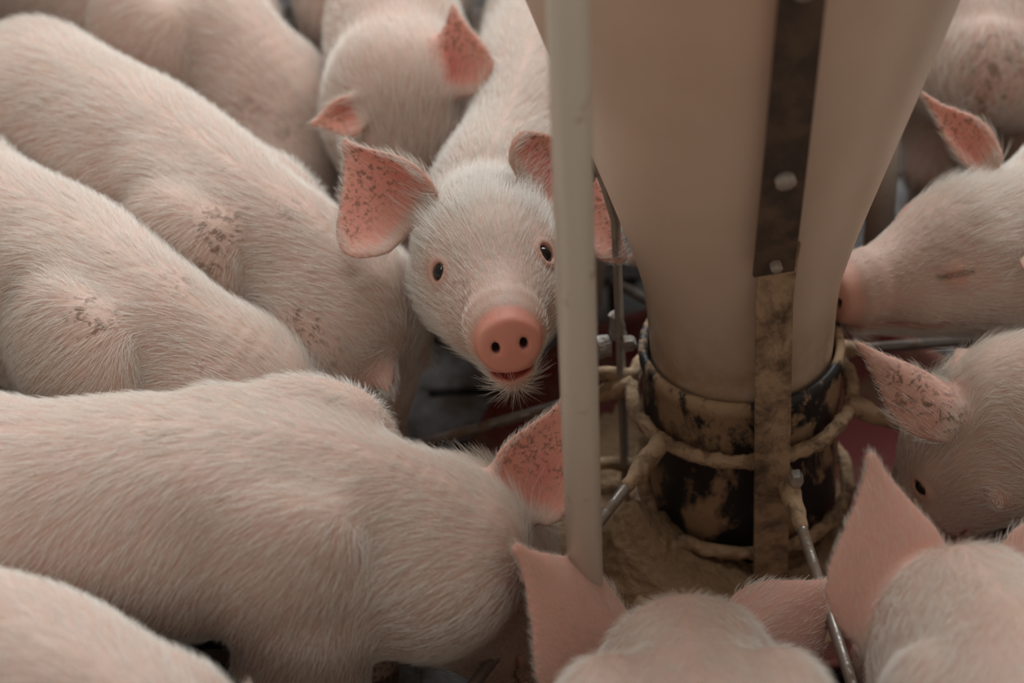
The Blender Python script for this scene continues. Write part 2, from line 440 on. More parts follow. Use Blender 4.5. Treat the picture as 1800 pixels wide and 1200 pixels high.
class Tor:
    """ring of radius r round axis n (flattened ring allowed along u/v)"""
    sub = False
    def __init__(s, c, R, ru, rv, t, k=.004, grain=None):
        s.c = np.asarray(c, float); s.R = np.asarray(R, float); s.ru, s.rv, s.t, s.k = ru, rv, t, k; s.grain = grain
        m = max(ru, rv) + t; s.lo = s.c - m; s.hi = s.c + m
    def d(s, p):
        q = (p - s.c.astype(f32)) @ s.R.astype(f32)      # axis = column 0
        k = np.sqrt((q[:, 1] / s.ru) ** 2 + (q[:, 2] / s.rv) ** 2) + 1e-6
        rr = np.sqrt(q[:, 1] ** 2 + q[:, 2] ** 2)
        return np.sqrt((rr * (1 - 1 / k)) ** 2 + q[:, 0] ** 2) - s.t
class Disc:
    sub = False
    def __init__(s, c, R, ru, rv, half, rnd, k=.006, grain=None):
        s.c = np.asarray(c, float); s.R = np.asarray(R, float); s.ru, s.rv, s.h, s.q, s.k = ru, rv, half, rnd, k; s.grain = grain
        m = max(ru, rv, half) + .002; s.lo = s.c - m; s.hi = s.c + m
    def d(s, p):
        q = (p - s.c.astype(f32)) @ s.R.astype(f32)
        k = np.sqrt((q[:, 1] / s.ru) ** 2 + (q[:, 2] / s.rv) ** 2) + 1e-6
        rr = np.sqrt(q[:, 1] ** 2 + q[:, 2] ** 2); dr = rr * (1 - 1 / k) + s.q; dx = np.abs(q[:, 0]) - s.h + s.q
        return np.minimum(np.maximum(dr, dx), 0) + np.sqrt(np.maximum(dr, 0) ** 2 + np.maximum(dx, 0) ** 2) - s.q
class Slit:
    """the mouth: a narrow groove cut a few millimetres into the muzzle"""
    sub = True; grain = None
    def __init__(s, H, R, S, x0, x1, z0, z1, th, depth, k=.002, gape=0):
        s.H, s.R, s.S = np.asarray(H, float), np.asarray(R, float), S; s.x0, s.x1, s.z0, s.z1, s.th, s.dep, s.k, s.gape = x0, x1, z0, z1, th, depth, k, gape
        c = s.H + s.R @ np.array([(x0 + x1) / 2, 0, (z0 + z1) / 2]) * S; s.lo = c - .06 * S; s.hi = c + .06 * S
    def raw(s, p):
        q = (p - s.H.astype(f32)) @ s.R.astype(f32) / s.S
        t = np.clip((q[:, 0] - s.x0) / (s.x1 - s.x0), 0, 1)
        zc = s.z0 + (s.z1 - s.z0) * t - .004 * np.sin(t * 3.1)
        th = s.th + s.gape * np.clip((t - .55) / .45, 0, 1) * np.clip(1 - np.abs(q[:, 1] + .003) / .0175, 0, 1)
        return np.maximum(np.abs(q[:, 2] - zc) - th, np.maximum(s.x0 - q[:, 0], q[:, 0] - s.x1 - .012)) * s.S
    def cut(s, p, D): return np.maximum(s.raw(p), -(D + s.dep))
class Sheet:
    """an ear: a thin curved leaf given by sample points"""
    sub = False
    def __init__(s, pts, uv, nrm, r, k, grain):
        s.p = np.asarray(pts, f32); s.uv = uv; s.n = np.asarray(nrm, f32); s.r = np.asarray(r, f32); s.k = k; s.grain = np.asarray(grain, float)
        s.lo = s.p.min(0) - r.max(); s.hi = s.p.max(0) + r.max()
    def near(s, P_):
        out = np.empty(len(P_), f32); idx = np.empty(len(P_), np.int32); c = s.p.mean(0); b = s.p - c; b2 = (b * b).sum(1)
        for i in range(0, len(P_), 8000):
            a = P_[i:i + 8000] - c; d2 = (a * a).sum(1)[:, None] + b2 - 2 * a @ b.T
            j = d2.argmin(1); idx[i:i + 8000] = j; out[i:i + 8000] = np.sqrt(np.maximum(d2[np.arange(len(a)), j], 0))
        return out, idx
    def d(s, p):
        d, j = s.near(p); return d - s.r[j]

def evaluate(prims, p, margin=.03):
    D = np.full(len(p), 9.0, f32)
    for q in prims:
        m = np.flatnonzero(((p > q.lo - margin - q.k) & (p < q.hi + margin + q.k)).all(1))
        if not len(m): continue
        pp = p[m]; a = D[m]; k = q.k
        if isinstance(q, Slit): b = -q.cut(pp, a)
        else: b = q.d(pp); b = -b if q.sub else b
        h = np.maximum(k - np.abs(a - b), 0) / k
        D[m] = (np.maximum(a, b) + h * h * k * .25) if q.sub else (np.minimum(a, b) - h * h * k * .25)
    return D

def mesh_of(prims, h):
    lo = np.min([q.lo for q in prims if not q.sub], 0) - 6 * h; hi = np.max([q.hi for q in prims if not q.sub], 0) + 6 * h
    hc = 4 * h; nc = np.ceil((hi - lo) / hc).astype(int) + 1
    ax = [lo[i] + hc * np.arange(nc[i]) for i in range(3)]
    G = np.stack(np.meshgrid(*ax, indexing='ij'), -1).reshape(-1, 3).astype(f32)
    Dc = evaluate(prims, G, max(.03, 2.2 * hc)).reshape(nc)
    mn = np.full(nc - 1, 9.0, f32)
    for i in (0, 1):
        for j in (0, 1):
            for k in (0, 1): mn = np.minimum(mn, np.abs(Dc[i:nc[0] - 1 + i, j:nc[1] - 1 + j, k:nc[2] - 1 + k]))
    act = mn < 1.5 * hc
    rep = lambda A: A.repeat(4, 0).repeat(4, 1).repeat(4, 2)
    D = np.where(rep(Dc[:-1, :-1, :-1]) < 0, f32(-1), f32(1)); mk = rep(act)
    I = np.argwhere(mk); pts = (lo + I * h).astype(f32)
    for s in range(0, len(pts), 600000):
        sl = I[s:s + 600000]; D[sl[:, 0], sl[:, 1], sl[:, 2]] = evaluate(prims, pts[s:s + 600000])
    S = D < 0
    c = np.zeros(np.array(D.shape) - 1, np.int8); n = c.shape
    for i in (0, 1):
        for j in (0, 1):
            for k in (0, 1): c += S[i:n[0] + i, j:n[1] + j, k:n[2] + k]
    A = (c > 0) & (c < 8); I = np.argwhere(A)
    cor = np.array([(i, j, k) for i in (0, 1) for j in (0, 1) for k in (0, 1)])
    vals = np.stack([D[I[:, 0] + o[0], I[:, 1] + o[1], I[:, 2] + o[2]] for o in cor], 1)
    acc = np.zeros((len(I), 3)); cnt = np.zeros(len(I))
    for a in range(8):
        for b in range(a + 1, 8):
            if np.abs(cor[a] - cor[b]).sum() != 1: continue
            va, vb = vals[:, a], vals[:, b]; x = (va < 0) != (vb < 0); t = va[x] / (va[x] - vb[x])
            acc[x] += cor[a] + t[:, None] * (cor[b] - cor[a]); cnt[x] += 1
    V = lo + (I + acc / cnt[:, None]) * h
    ids = np.full(n, -1, np.int64); ids[A] = np.arange(len(I)); Fs = []
    for axis in range(3):
        sl0 = [slice(1, -1)] * 3; sl1 = [slice(1, -1)] * 3; sl0[axis] = slice(0, -1); sl1[axis] = slice(1, None)
        a, b = S[tuple(sl0)], S[tuple(sl1)]; E = np.argwhere(a != b); flip = a[tuple(E.T)]
        E = E + 1; E[:, axis] -= 1
        u, v = (axis + 1) % 3, (axis + 2) % 3; du = np.eye(3, dtype=int)[u]; dv = np.eye(3, dtype=int)[v]
        g = lambda e: ids[e[:, 0], e[:, 1], e[:, 2]]
        q = np.stack([g(E - du - dv), g(E - dv), g(E), g(E - du)], 1)
        q[~flip] = q[~flip][:, ::-1]; Fs.append(q)
    F = np.concatenate(Fs); F = F[(F >= 0).all(1)]
    for it in range(2):
        g = grad(prims, V, h * .3); d = evaluate(prims, V.astype(f32))
        V = V - np.clip(d, -.4 * h, .4 * h)[:, None] * g / np.maximum((g * g).sum(1), .6)[:, None]
    g = grad(prims, V, h * .7)
    return V, F, g / (np.linalg.norm(g, axis=1)[:, None] + 1e-9)
def grad(prims, V, e):
    G = np.empty(V.shape)
    for i in range(3):
        o = np.zeros(3); o[i] = e
        G[:, i] = (evaluate(prims, (V + o).astype(f32)).astype(float) - evaluate(prims, (V - o).astype(f32))) / (2 * e)
    return G

def catmull(P_, n):
    P_ = np.asarray(P_, float); P_ = np.vstack([2 * P_[0] - P_[1], P_, 2 * P_[-1] - P_[-2]]); out = []
    m = len(P_) - 3
    for i in range(m):
        p0, p1, p2, p3 = P_[i:i + 4]
        for t in np.linspace(0, 1, 24, endpoint=(i == m - 1)):
            out.append(.5 * ((2 * p1) + (-p0 + p2) * t + (2 * p0 - 5 * p1 + 4 * p2 - p3) * t * t + (-p0 + 3 * p1 - 3 * p2 + p3) * t ** 3))
    out = np.array(out); L = np.r_[0, np.cumsum(np.linalg.norm(np.diff(out, axis=0), axis=1))]
    return np.stack([np.interp(np.linspace(0, L[-1], n), L, out[:, i]) for i in range(3)], 1), L[-1]
sstep = lambda a, b, x: (lambda t: t * t * (3 - 2 * t))(np.clip((x - a) / (b - a), 0, 1))
PROF_T = [0, .06, .16, .3, .48, .68, .80, .90, 1.0]
PROF_W = [.062, .078, .088, .086, .091, .082, .066, .059, .058]
PROF_H = [.066, .084, .096, .098, .106, .102, .094, .084, .070]

def head_frame(fwd, roll=0.0):
    f = unit(fwd); l = unit(np.cross(UP, f)); u = np.cross(f, l)
    c, s = math.cos(roll), math.sin(roll); l, u = c * l + s * u, -s * l + c * u
    return np.stack([f, l, u], 1)

EAR_V = np.linspace(0, 1, 41)
_k = np.interp(EAR_V, [0, .14, .32, .5, .68, .84, .94, 1], [.66, .90, 1.0, .84, .48, .19, .08, .04])
EAR_W = np.convolve(np.pad(_k, 3, mode='reflect', reflect_type='odd'), np.ones(7) / 7, 'valid')
EAR_MIN = [.002]
def ear_sheet(base, tip, side, wb, face, Rh, curl=.35, droop=0.0, thick=.0026, base_w=.72, k=.010, back=.0):
    """base, tip, side in world; wb = width of the other side over the width of this side; face = direction the inside looks"""
    a = tip - base; L = np.linalg.norm(a); a = a / L
    w = side - base; w = w - a * (w @ a); wa = np.linalg.norm(w); w = w / wa
    n = np.cross(a, w); n = n if n @ face > 0 else -n
    pts, uvs, nr, rr = [], [], [], []
    nv = int(L / .0017) + 2
    for i in range(nv):
        v = i / (nv - 1)
        f = float(np.interp(v, EAR_V, EAR_W)); nu = max(3, int((wa * (1 + wb) * f) / .0017))
        for j in range(nu + 1):
            u = -1 + 2 * j / nu; ww = (wa if u > 0 else wa * wb) * f
            cup = curl * abs(u) ** 2 * wa * f * (1 - .5 * v)
            p = base + a * (L * v) + w * (u * ww) + n * (cup - back * wa * (1 - v) * (1 - u * u) + droop * L * v * v)
            pts.append(p); uvs.append((u, v)); nr.append(n - w * (2 * curl * u * .8)); rr.append(max(EAR_MIN[0], thick * (1.6 - .75 * min(1, v * 2.0)) * (1.15 - .25 * abs(u))))
    return Sheet(pts, np.array(uvs), nr, np.array(rr), k, a)

PIGS = {}
def pig(key, label, spine, poll, fwd, roll=0, S=1.0, B=1.0, ears=(), h=.0042, eyes='open', gape=0, dirt=(), ear_dirt=.8, ear_red=.45, nose_pink=.95, mouth=-.083, fur=9.0, fur_len=.013,
        side_legs=True, tail=True, seed=0, scap=(0.0, 0.0), wid=1.0, hgt=1.0, pinkness=0.0, eye_squint=1.0, legs=True):
    """spine: world points rump -> neck; poll: world point of the crown; fwd: face direction; S head scale, B body scale"""
    r = np.random.default_rng(100 + seed); pr = []
    C, Ln = catmull(spine, len(PROF_T) if False else 25)
    T = np.linspace(0, 1, 25); tan = np.gradient(C, axis=0); tan /= np.linalg.norm(tan, axis=1)[:, None]
    at = lambda t: np.array([np.interp(t, T, C[:, i]) for i in range(3)])
    tg = lambda t: unit([np.interp(t, T, tan[:, i]) for i in range(3)])
    def frame(t): f = tg(t); l = unit(np.cross(UP, f)); return f, l, np.cross(f, l)
    n_ = 61; Cs, _ = catmull(spine, n_); fs = np.gradient(Cs, axis=0); fs /= np.linalg.norm(fs, axis=1)[:, None]; ts = np.linspace(0, 1, n_)
    sm = lambda A: np.convolve(np.pad(A, 4, mode='edge'), np.ones(9) / 9, 'valid')
    pr.append(Spine(Cs, fs, sm(np.interp(ts, PROF_T, PROF_W)) * B * wid, sm(np.interp(ts, PROF_T, PROF_H)) * B * hgt))
    # withers / shoulder blades, shoulders, hams
    for sg, sp in ((1, scap[0]), (-1, scap[1])):
        f, l, u = frame(.73); c = at(.73); f2 = unit(f - u * .42); u2 = unit(np.cross(f2, l)); u2 = u2 if u2 @ u > 0 else -u2
        e = l * sg * (.051 + .010 * sp) * B * wid + u * (-.012 + .016 * sp) * B
        pr.append(Ell(c + e, np.stack([f2, l, u2], 1), (.076 * B, .042 * B, .080 * B), .008 * B))
        if sp > .5: pr.append(Cap(c + l * sg * .040 * B + u * (.050 + .012 * sp) * B - f * .065 * B, c + l * sg * .050 * B + u * (.040 + .010 * sp) * B + f * .035 * B, .022 * B, .026 * B, .026 * B))
        pr.append(Cap(c + l * sg * .052 * B - u * .05 * B + f * .02 * B, c + l * sg * .052 * B - u * .105 * B + f * .0 * B, .048 * B, .043 * B, .022 * B, -f * .6 - u))
        f, l, u = frame(.13); c = at(.13)
        pr.append(Ell(c + l * sg * .045 * B - u * .01 * B, np.stack([f, l, u], 1), (.075 * B, .046 * B, .09 * B), .03 * B))
    if legs:
        for sg in (1, -1):
            f, l, u = frame(.80); fh = unit([f[0], f[1], 0]); c = at(.80) + l * sg * .05 * B
            e = np.array([c[0], c[1], max(.10, c[2] - .10 * B)]) - fh * .012 * B
            kn = np.array([c[0], c[1], .078 * B]) + fh * .006; fe = np.array([c[0], c[1], .030]); ho = fe + fh * .016 - UP * .017
            for a, b, ra, rb in ((c - u * .05 * B, e, .044, .040), (e, kn, .038, .023), (kn, fe, .021, .017), (fe, ho, .017, .0125)):
                pr.append(Cap(a, b, ra * B, rb * B if rb > .013 else rb, .02 * B, -UP))
            f, l, u = frame(.12); fh = unit([f[0], f[1], 0]); c = at(.12) + l * sg * .05 * B
            sf = np.array([c[0], c[1], max(.13, c[2] - .08 * B)]) + fh * .03 * B; hk = np.array([c[0], c[1], .10 * B]) - fh * .035 * B
            fe = np.array([c[0], c[1], .030]) - fh * .02; ho = fe + fh * .016 - UP * .017
            for a, b, ra, rb in ((c - u * .02 * B, sf, .058, .048), (sf, hk, .046, .024), (hk, fe, .022, .017), (fe, ho, .017, .0125)):
                pr.append(Cap(a, b, ra * B, rb * B if rb > .013 else rb, .025 * B, -UP))
    if tail:
        f, l, u = frame(0); q = at(0) - f * .045 * B + u * .03 * B; pts = [q]
        for i in range(9): a = i / 8; pts.append(q - f * (.02 + .035 * a) + l * .018 * math.sin(a * 7) + u * (.018 * math.cos(a * 7) - .03 * a))
        for i in range(9): pr.append(Cap(pts[i], pts[i + 1], .0085 * (1 - i / 16), .0085 * (1 - (i + 1) / 16), .006, -f))
    # head
    R = head_frame(fwd, roll); H = np.asarray(poll, float)
    X = lambda x, y_, z: H + R @ np.array([x, y_, z]) * S
    bk = R @ np.array([-1.0, 0, .1]); sd = R[:, 1]
    pr.append(Cap(at(1.0), X(-.005, 0, -.052), PROF_W[-1] * B, .056 * S, .05 * B, unit(at(.9) - H)))
    pr.append(Cap(at(.95) - UP * .02 * B, X(.02, 0, -.078), .055 * B, .040 * S, .05 * B, unit(at(.9) - H)))
    pr.append(Cap(X(.0, 0, -.038), X(.045, 0, -.040), .053 * S, .052 * S, .03 * S, bk))
    pr.append(Cap(X(.045, 0, -.042), X(.150, 0, -.060), .050 * S, .0315 * S, .03 * S, bk))
    for sg in (1, -1):
        pr.append(Cap(X(.03, sg * .024, -.068), X(.085, sg * .018, -.070), .042 * S, .032 * S, .03 * S, bk + sd * sg * .6))
        pr.append(Cap(X(.036, sg * .034, -.008), X(.062, sg * .042, -.022), .0115 * S, .0105 * S, .016 * S, bk + sd * sg * .5))
    jz = -.0885 - 1.7 * gape
    pr.append(Cap(X(.05, 0, -.092), X(.150 + gape, 0, jz), .034 * S, .0175 * S, .018 * S, bk))
    Rd = R @ np.array(Matrix.Rotation(math.radians(-5), 3, 'Y'))
    pr.append(Disc(X(.166, 0, -.0605), Rd, .0268 * S, .0245 * S, .013 * S, .0050 * S, .008 * S, bk))
    pr.append(Tor(X(.154, 0, -.0585), Rd, .0285 * S, .0258 * S, .0040 * S, .009 * S, bk))
    pr.append(Tor(X(.144, 0, -.0560), Rd, .0305 * S, .0280 * S, .0030 * S, .010 * S, bk))
    for sg in (1, -1):
        pr.append(Ell(X(.179, sg * .0118, -.0585), R, (.012 * S, .0032 * S, .0050 * S), .004 * S, sub=True))
    sl = Slit(H, R, S, .088, .172, mouth, mouth - .0055 - .35 * gape, .0009 + gape * .1, .006 + gape, .002, gape); pr.append(sl)
    eye_c = []; slits = []
    for sg in (1, -1):
        en = unit(np.array([.50, sg * .70, .50])); ex = R @ en; c = X(.068, sg * .026, -.040)
        ray_ = c + ex * np.linspace(0, .05, 200)[:, None] * S; dd = evaluate(pr, ray_.astype(f32)); c = ray_[int(np.argmax(dd > 0))] - ex * .0035 * S
        l2 = unit(np.cross(R[:, 2], ex)); Re = np.stack([ex, l2, np.cross(ex, l2)], 1)
        if eyes == 'open':
            pr.append(Tor(c + ex * .0025 * S, Re, .0085 * S, .0098 * S, .0028 * S, .006 * S, bk))
            pr.append(Ell(c + ex * .006 * S, Re, (.013 * S, .0062 * S * eye_squint, .0082 * S), .002 * S, sub=True))
        else:
            pr.append(Ell(c - ex * .002 * S, Re, (.010 * S, .019 * S, .014 * S), .006 * S, bk))
            pr.append(Ell(c + ex * .0105 * S - R[:, 2] * .002, np.stack([Re[:, 0], R[:, 0], np.cross(Re[:, 0], R[:, 0])], 1), (.006 * S, .015 * S, .0010 * S), .003 * S, sub=True)); slits.append((c + ex * .0085 * S, Re, R[:, 0]))
        eye_c.append((c, ex))
    sheets = []; EAR_MIN[0] = 1.02 * h
    for E in ears:
        sh = E(X, R, S) if callable(E) else E
        sheets.append(sh); pr.append(sh)
    V, F, Nn = mesh_of(pr, h)
    if sheets:                                              # relax the thin ears
        mk = np.zeros(len(V), bool)
        for sh in sheets: dd, j = sh.near(V.astype(f32)); mk |= (dd - sh.r[j] < .004)
        Ed = np.concatenate([F[:, [0, 1]], F[:, [1, 2]], F[:, [2, 3]], F[:, [3, 0]]]); Ed = Ed[mk[Ed[:, 0]]]
        for _ in range(8):
            ac = np.zeros_like(V); cn = np.zeros(len(V)); np.add.at(ac, Ed[:, 0], V[Ed[:, 1]]); np.add.at(cn, Ed[:, 0], 1)
            x = cn > 0; V[x] += .5 * (ac[x] / cn[x][:, None] - V[x])
        fn = np.cross(V[F[:, 2]] - V[F[:, 0]], V[F[:, 3]] - V[F[:, 1]]); vn = np.zeros_like(V)
        for c_ in range(4): np.add.at(vn, F[:, c_], fn)
        Nn = np.where(mk[:, None], vn / (np.linalg.norm(vn, axis=1)[:, None] + 1e-12), Nn)
    Vf = V.astype(f32)
    # colour masks: pigment, dirt, some painted ear glow, darkened nostrils, mouth groove, eye creases
    q = (V - H) @ R / S
    pink = np.full(len(V), pinkness); red = np.zeros(len(V)); dark = np.zeros(len(V)); drt = np.zeros(len(V)); mud = np.zeros(len(V)); hair = np.ones(len(V)); hl = np.ones(len(V))
    inhead = (q[:, 0] > -.02) & (np.abs(q[:, 1]) < .07) & (q[:, 2] > -.13) & (q[:, 2] < .05) & (q[:, 0] < .2)
    nose = sstep(.160, .168, q[:, 0] + .09 * (q[:, 2] + .061)) * inhead * sstep(-.091, -.086, q[:, 2])
    pink = np.maximum(pink, nose * nose_pink); hair *= 1 - nose
    hl *= 1 + .25 * sstep(-.085, -.10, q[:, 2]) * (q[:, 0] > .02) * inhead + .75 * sstep(-.03, .0, q[:, 2]) * (q[:, 0] < .07) * inhead
    hair *= 1 - .7 * sstep(.11, .15, q[:, 0]) * inhead * sstep(-.092, -.082, q[:, 2]); hl *= 1 - .55 * sstep(.06, .13, q[:, 0]) * inhead * sstep(-.092, -.082, q[:, 2])
    lips = np.exp(-np.maximum(0, sl.raw(Vf)) / .004) * inhead * (q[:, 0] > .085); pink = np.maximum(pink, lips * .6); hair *= 1 - np.clip(lips, 0, 1) * .9
    if gape: red = np.maximum(red, sstep(.0015, -.0004, sl.raw(Vf)) * inhead * (q[:, 0] > .12))
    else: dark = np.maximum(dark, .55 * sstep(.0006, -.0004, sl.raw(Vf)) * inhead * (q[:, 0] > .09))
    for sg in (1, -1):
        nd = np.linalg.norm((q - np.array([.176, sg * .0118, -.0585])) / np.array([.010, .0036, .0052]), axis=1)
        dark = np.maximum(dark, sstep(1.25, .8, nd) * (q[:, 0] > .16) * .95)
    for c, ex in eye_c:
        d = np.linalg.norm(V - c, axis=1); pink = np.maximum(pink, .38 * sstep(.016, .009, d)); hair *= sstep(.0115, .0175, d) if eyes == 'open' else .35 + .65 * sstep(.006, .014, d); hl *= .5 + .5 * sstep(.014, .03, d)
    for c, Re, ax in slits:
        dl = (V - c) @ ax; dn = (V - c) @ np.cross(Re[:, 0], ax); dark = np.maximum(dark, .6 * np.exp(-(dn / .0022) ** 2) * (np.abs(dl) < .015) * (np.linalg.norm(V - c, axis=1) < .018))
    edge = np.zeros(len(V))
    for sh in sheets:
        dd, j = sh.near(Vf); m = sstep(.012, .003, dd - sh.r[j]); uv = sh.uv[j]
        inner = sstep(-.001, .0015, ((Vf - sh.p[j]) * sh.n[j]).sum(1)); vv = uv[:, 1]
        m = m * sstep(.04, .16, vv)
        e = sstep(.80, .97, np.maximum(np.abs(uv[:, 0]), vv * 1.02))
        pink = np.maximum(pink, m * (.42 + .50 * inner * (1 - .6 * e)))
        red = np.maximum(red, m * inner * ear_red * np.exp(-((uv[:, 0] + .15) / .45) ** 2 - ((vv - .30) / .26) ** 2))
        drt = np.maximum(drt, m * inner * sstep(.1, .45, vv) * ear_dirt)
        mh = sstep(.012, .003, dd - sh.r[j]) * sstep(-.02, .05, vv); hl *= 1 - .5 * mh
        hair *= 1 - mh * (.95 * inner * (1 - .8 * e) + .55 * (1 - inner)); edge = np.maximum(edge, m * e)
    for pt_, rad, stg in dirt:
        if len(pt_) == 2:                                    # the place on the hide that a line of sight meets first
            rel = V - CAM; dz = rel @ _F; m_ = np.hypot(900 + FPX * (rel @ _R) / dz - pt_[0], 600 - FPX * (rel @ _U) / dz - pt_[1]) < 14
            if not m_.any(): continue
            pt_ = V[m_][dz[m_].argmin()]
        d = np.linalg.norm(V - np.asarray(pt_), axis=1); mud = np.maximum(mud, stg * sstep(rad, rad * .4, d)); hair *= 1 - .8 * stg * sstep(rad, rad * .4, d)
    hoof = sstep(.030, .022, V[:, 2]); dark = np.maximum(dark, hoof * .8); drt = np.maximum(drt, sstep(.13, .03, V[:, 2]))
    hair *= sstep(.05, .14, V[:, 2])
    o = link('piglet', np_mesh('piglet', V, F, SKIN)); me = o.data
    for nm, a in (('pink', pink), ('red', red), ('dark', dark), ('dirt', drt), ('mud', mud)):
        at_ = me.attributes.new(nm, 'FLOAT', 'POINT'); at_.data.foreach_set('value', np.clip(a, 0, 1).astype(f32))
    tag(o, label, 'piglet', 'piglets crowded around the feeder')
    if eyes == 'open':
        for c, ex in eye_c:
            m = MB(); m.lathe((0, 0), [(.0084 * S * math.sin(a), .0084 * S * math.cos(a)) for a in np.linspace(0, math.pi, 15)], 24)
            eo = m.build('eye', EYE, o); eo.location = tuple(c - ex * .0005 * S)
    # fur
    if FUR and fur:
        ws = np.zeros((len(V), 3)); wt = np.zeros(len(V)) + 1e-9
        for p_ in pr:
            if p_.grain is None: continue
            mm = np.flatnonzero(((V > p_.lo - .03) & (V < p_.hi + .03)).all(1))
            if not len(mm): continue
            w = np.exp(-np.maximum(p_.d(Vf[mm]), 0) / .007); gg = p_.grain_at(Vf[mm]) if hasattr(p_, 'grain_at') else unit(p_.grain); ws[mm] += w[:, None] * gg; wt[mm] += w
        G = ws / wt[:, None]
        tri = np.concatenate([F[:, [0, 1, 2]], F[:, [0, 2, 3]]])
        ar = np.linalg.norm(np.cross(V[tri[:, 1]] - V[tri[:, 0]], V[tri[:, 2]] - V[tri[:, 0]]), axis=1) / 2
        dens = hair[tri].mean(1) * (1 + 1.2 * edge[tri].mean(1)) * ar
        n = int(dens.sum() * 1e4 * fur * 1.7 * FUR)
        ti = r.choice(len(tri), n, p=dens / dens.sum()); b = r.random((n, 2)); fl_ = b.sum(1) > 1; b[fl_] = 1 - b[fl_]
        bw = np.stack([1 - b.sum(1), b[:, 0], b[:, 1]], 1)
        I3 = lambda A: (A[tri[ti]] * (bw[..., None] if A.ndim == 2 else bw)).sum(1)
        p0, nn, g, LL = I3(V), I3(Nn), I3(G), I3(hl)
        nn /= np.linalg.norm(nn, axis=1)[:, None]
        sc = 26.0
        wob = np.stack([np.sin(sc * p0[:, 1] * 1.3 + 2 * np.sin(sc * p0[:, 0])), np.sin(sc * p0[:, 2] * 1.2 + 2 * np.cos(sc * p0[:, 1])), np.sin(sc * p0[:, 0] * 1.1 + 2 * np.sin(sc * p0[:, 2]))], 1)
        g = g + .10 * wob + .11 * r.normal(size=(n, 3)); g = g - nn * (g * nn).sum(1)[:, None]; g /= np.linalg.norm(g, axis=1)[:, None] + 1e-6
        L = fur_len * LL * (.55 + .8 * r.random(n)); lift = (.20 + .26 * r.random(n) ** 2)[:, None]
        ed = I3(edge)[:, None]; lift = lift + ed * .4
        d0 = g + nn * lift * 1.6; d0 /= np.linalg.norm(d0, axis=1)[:, None]
        K = np.empty((n, 4, 3))
        for i, t in enumerate((0, .34, .68, 1.0)):
            K[:, i] = p0 - nn * .0006 + (d0 * t + (g * .55 - nn * lift * .75) * t * t * .6) * L[:, None]
        hc = bpy.data.hair_curves.new('fur'); hc.add_curves([4] * n)
        hc.attributes['position'].data.foreach_set('vector', K.astype(f32).ravel())
        ra = hc.attributes.new('radius', 'FLOAT', 'POINT'); ra.data.foreach_set('value', np.tile(np.array([.00009, .00009, .00007, .00003], f32), n))
        hc.materials.append(HAIR); ho = link('fur', hc, o); ho['kind'] = 'stuff'
    PIGS[key] = o
    return o

def pxear(base, tip, side, wb=.35, face=(0, -1, .6), **kw):
    """ear with its base in head coordinates, tip and side seen at a pixel, both with a distance offset from the base"""
    def f(X, R, S):
        b = X(*base); d = depth_of(b)
        return ear_sheet(b, Q(tip[0], tip[1], d + tip[2]), Q(side[0], side[1], d + side[2]), wb, np.asarray(face, float), R, **kw)
    return f
def locear(sg, tip=(-.05, .095, .055), side=(.03, .09, -.02), base=(.0, .046, .000), wb=.5, face=(.8, .3, .3), **kw):
    def f(X, R, S):
        m = np.array([1, sg, 1.0]); H0 = X(0, 0, 0)
        return ear_sheet(X(*(np.array(base) * m)), X(*(np.array(tip) * m)), X(*(np.array(side) * m)), wb, R @ (np.array(face) * m), R, **kw)
    return f

S3 = lambda *L: [P(*p) for p in L]
# A: the piglet that looks into the camera
A_H = np.array([-.0231, 1.7593, .3403]); A_f = np.array([.088, -.972, .216])
pig('A', 'piglet facing the camera with both dark eyes open and a pink snout',
    [A_H + np.array(v) for v in ((.13, .66, -.09), (.11, .52, -.085), (.09, .37, -.085), (.055, .24, -.085), (.02, .10, -.075))],
    A_H, A_f, math.radians(4), S=1.0, B=.93, h=.0026, gape=.0042, dirt=(((800, 510), .022, .5), ((930, 490), .016, .3), ((850, 545), .012, .3)), fur=15, fur_len=.015, seed=1,
    ears=(pxear((.005, -.046, .004), (604, 246, .005), (640, 480, -.005), .24, curl=.30, thick=.0024),
          pxear((.005, .046, .004), (1034, 252, .02), (1090, 475, .0), .42, curl=.12, thick=.0024)))
# B: long piglet, second row on the left
pig('B', 'long piglet with muddy specks on its shoulder, head down behind the pan rod',
    S3((-60, 190, .255), (80, 215, .26), (210, 290, .26), (330, 370, .255), (440, 440, .25), (540, 495, .24), (615, 555, .22)),
    P(655, 580, .215), P(770, 790, .06) - P(655, 580, .215), 0, fur=11, fur_len=.014, seed=2, scap=(0, 1.4),
    dirt=(((400, 390), .036, .85), ((375, 460), .028, .8), ((510, 355), .025, .5), ((515, 585), .035, .9), ((560, 620), .03, .6)),
    ears=(pxear((.0, .046, .0), (752, 640, .0), (795, 540, .0), .5, face=(0, 1, -.3)),
          pxear((.0, -.046, .0), (684, 688, -.01), (640, 660, .0), .7, face=(.3, -.6, -.6))))
# C
pig('C', 'piglet with its head hidden behind the broad back of the piglet along its side',
    S3((-190, 350, .25), (-60, 420, .25), (50, 490, .25), (160, 545, .245), (270, 610, .24), (360, 665, .225), (415, 705, .205)),
    P(440, 735, .195), P(500, 900, .04) - P(440, 735, .195), 0, fur=11, fur_len=.015, seed=3, scap=(0, 1.5),
    dirt=(((165, 540), .035, .8), ((320, 490), .025, .6), ((345, 640), .02, .5)), ears=(locear(1, tip=(.05, .07, -.03)), locear(-1, tip=(.06, -.065, -.05))))
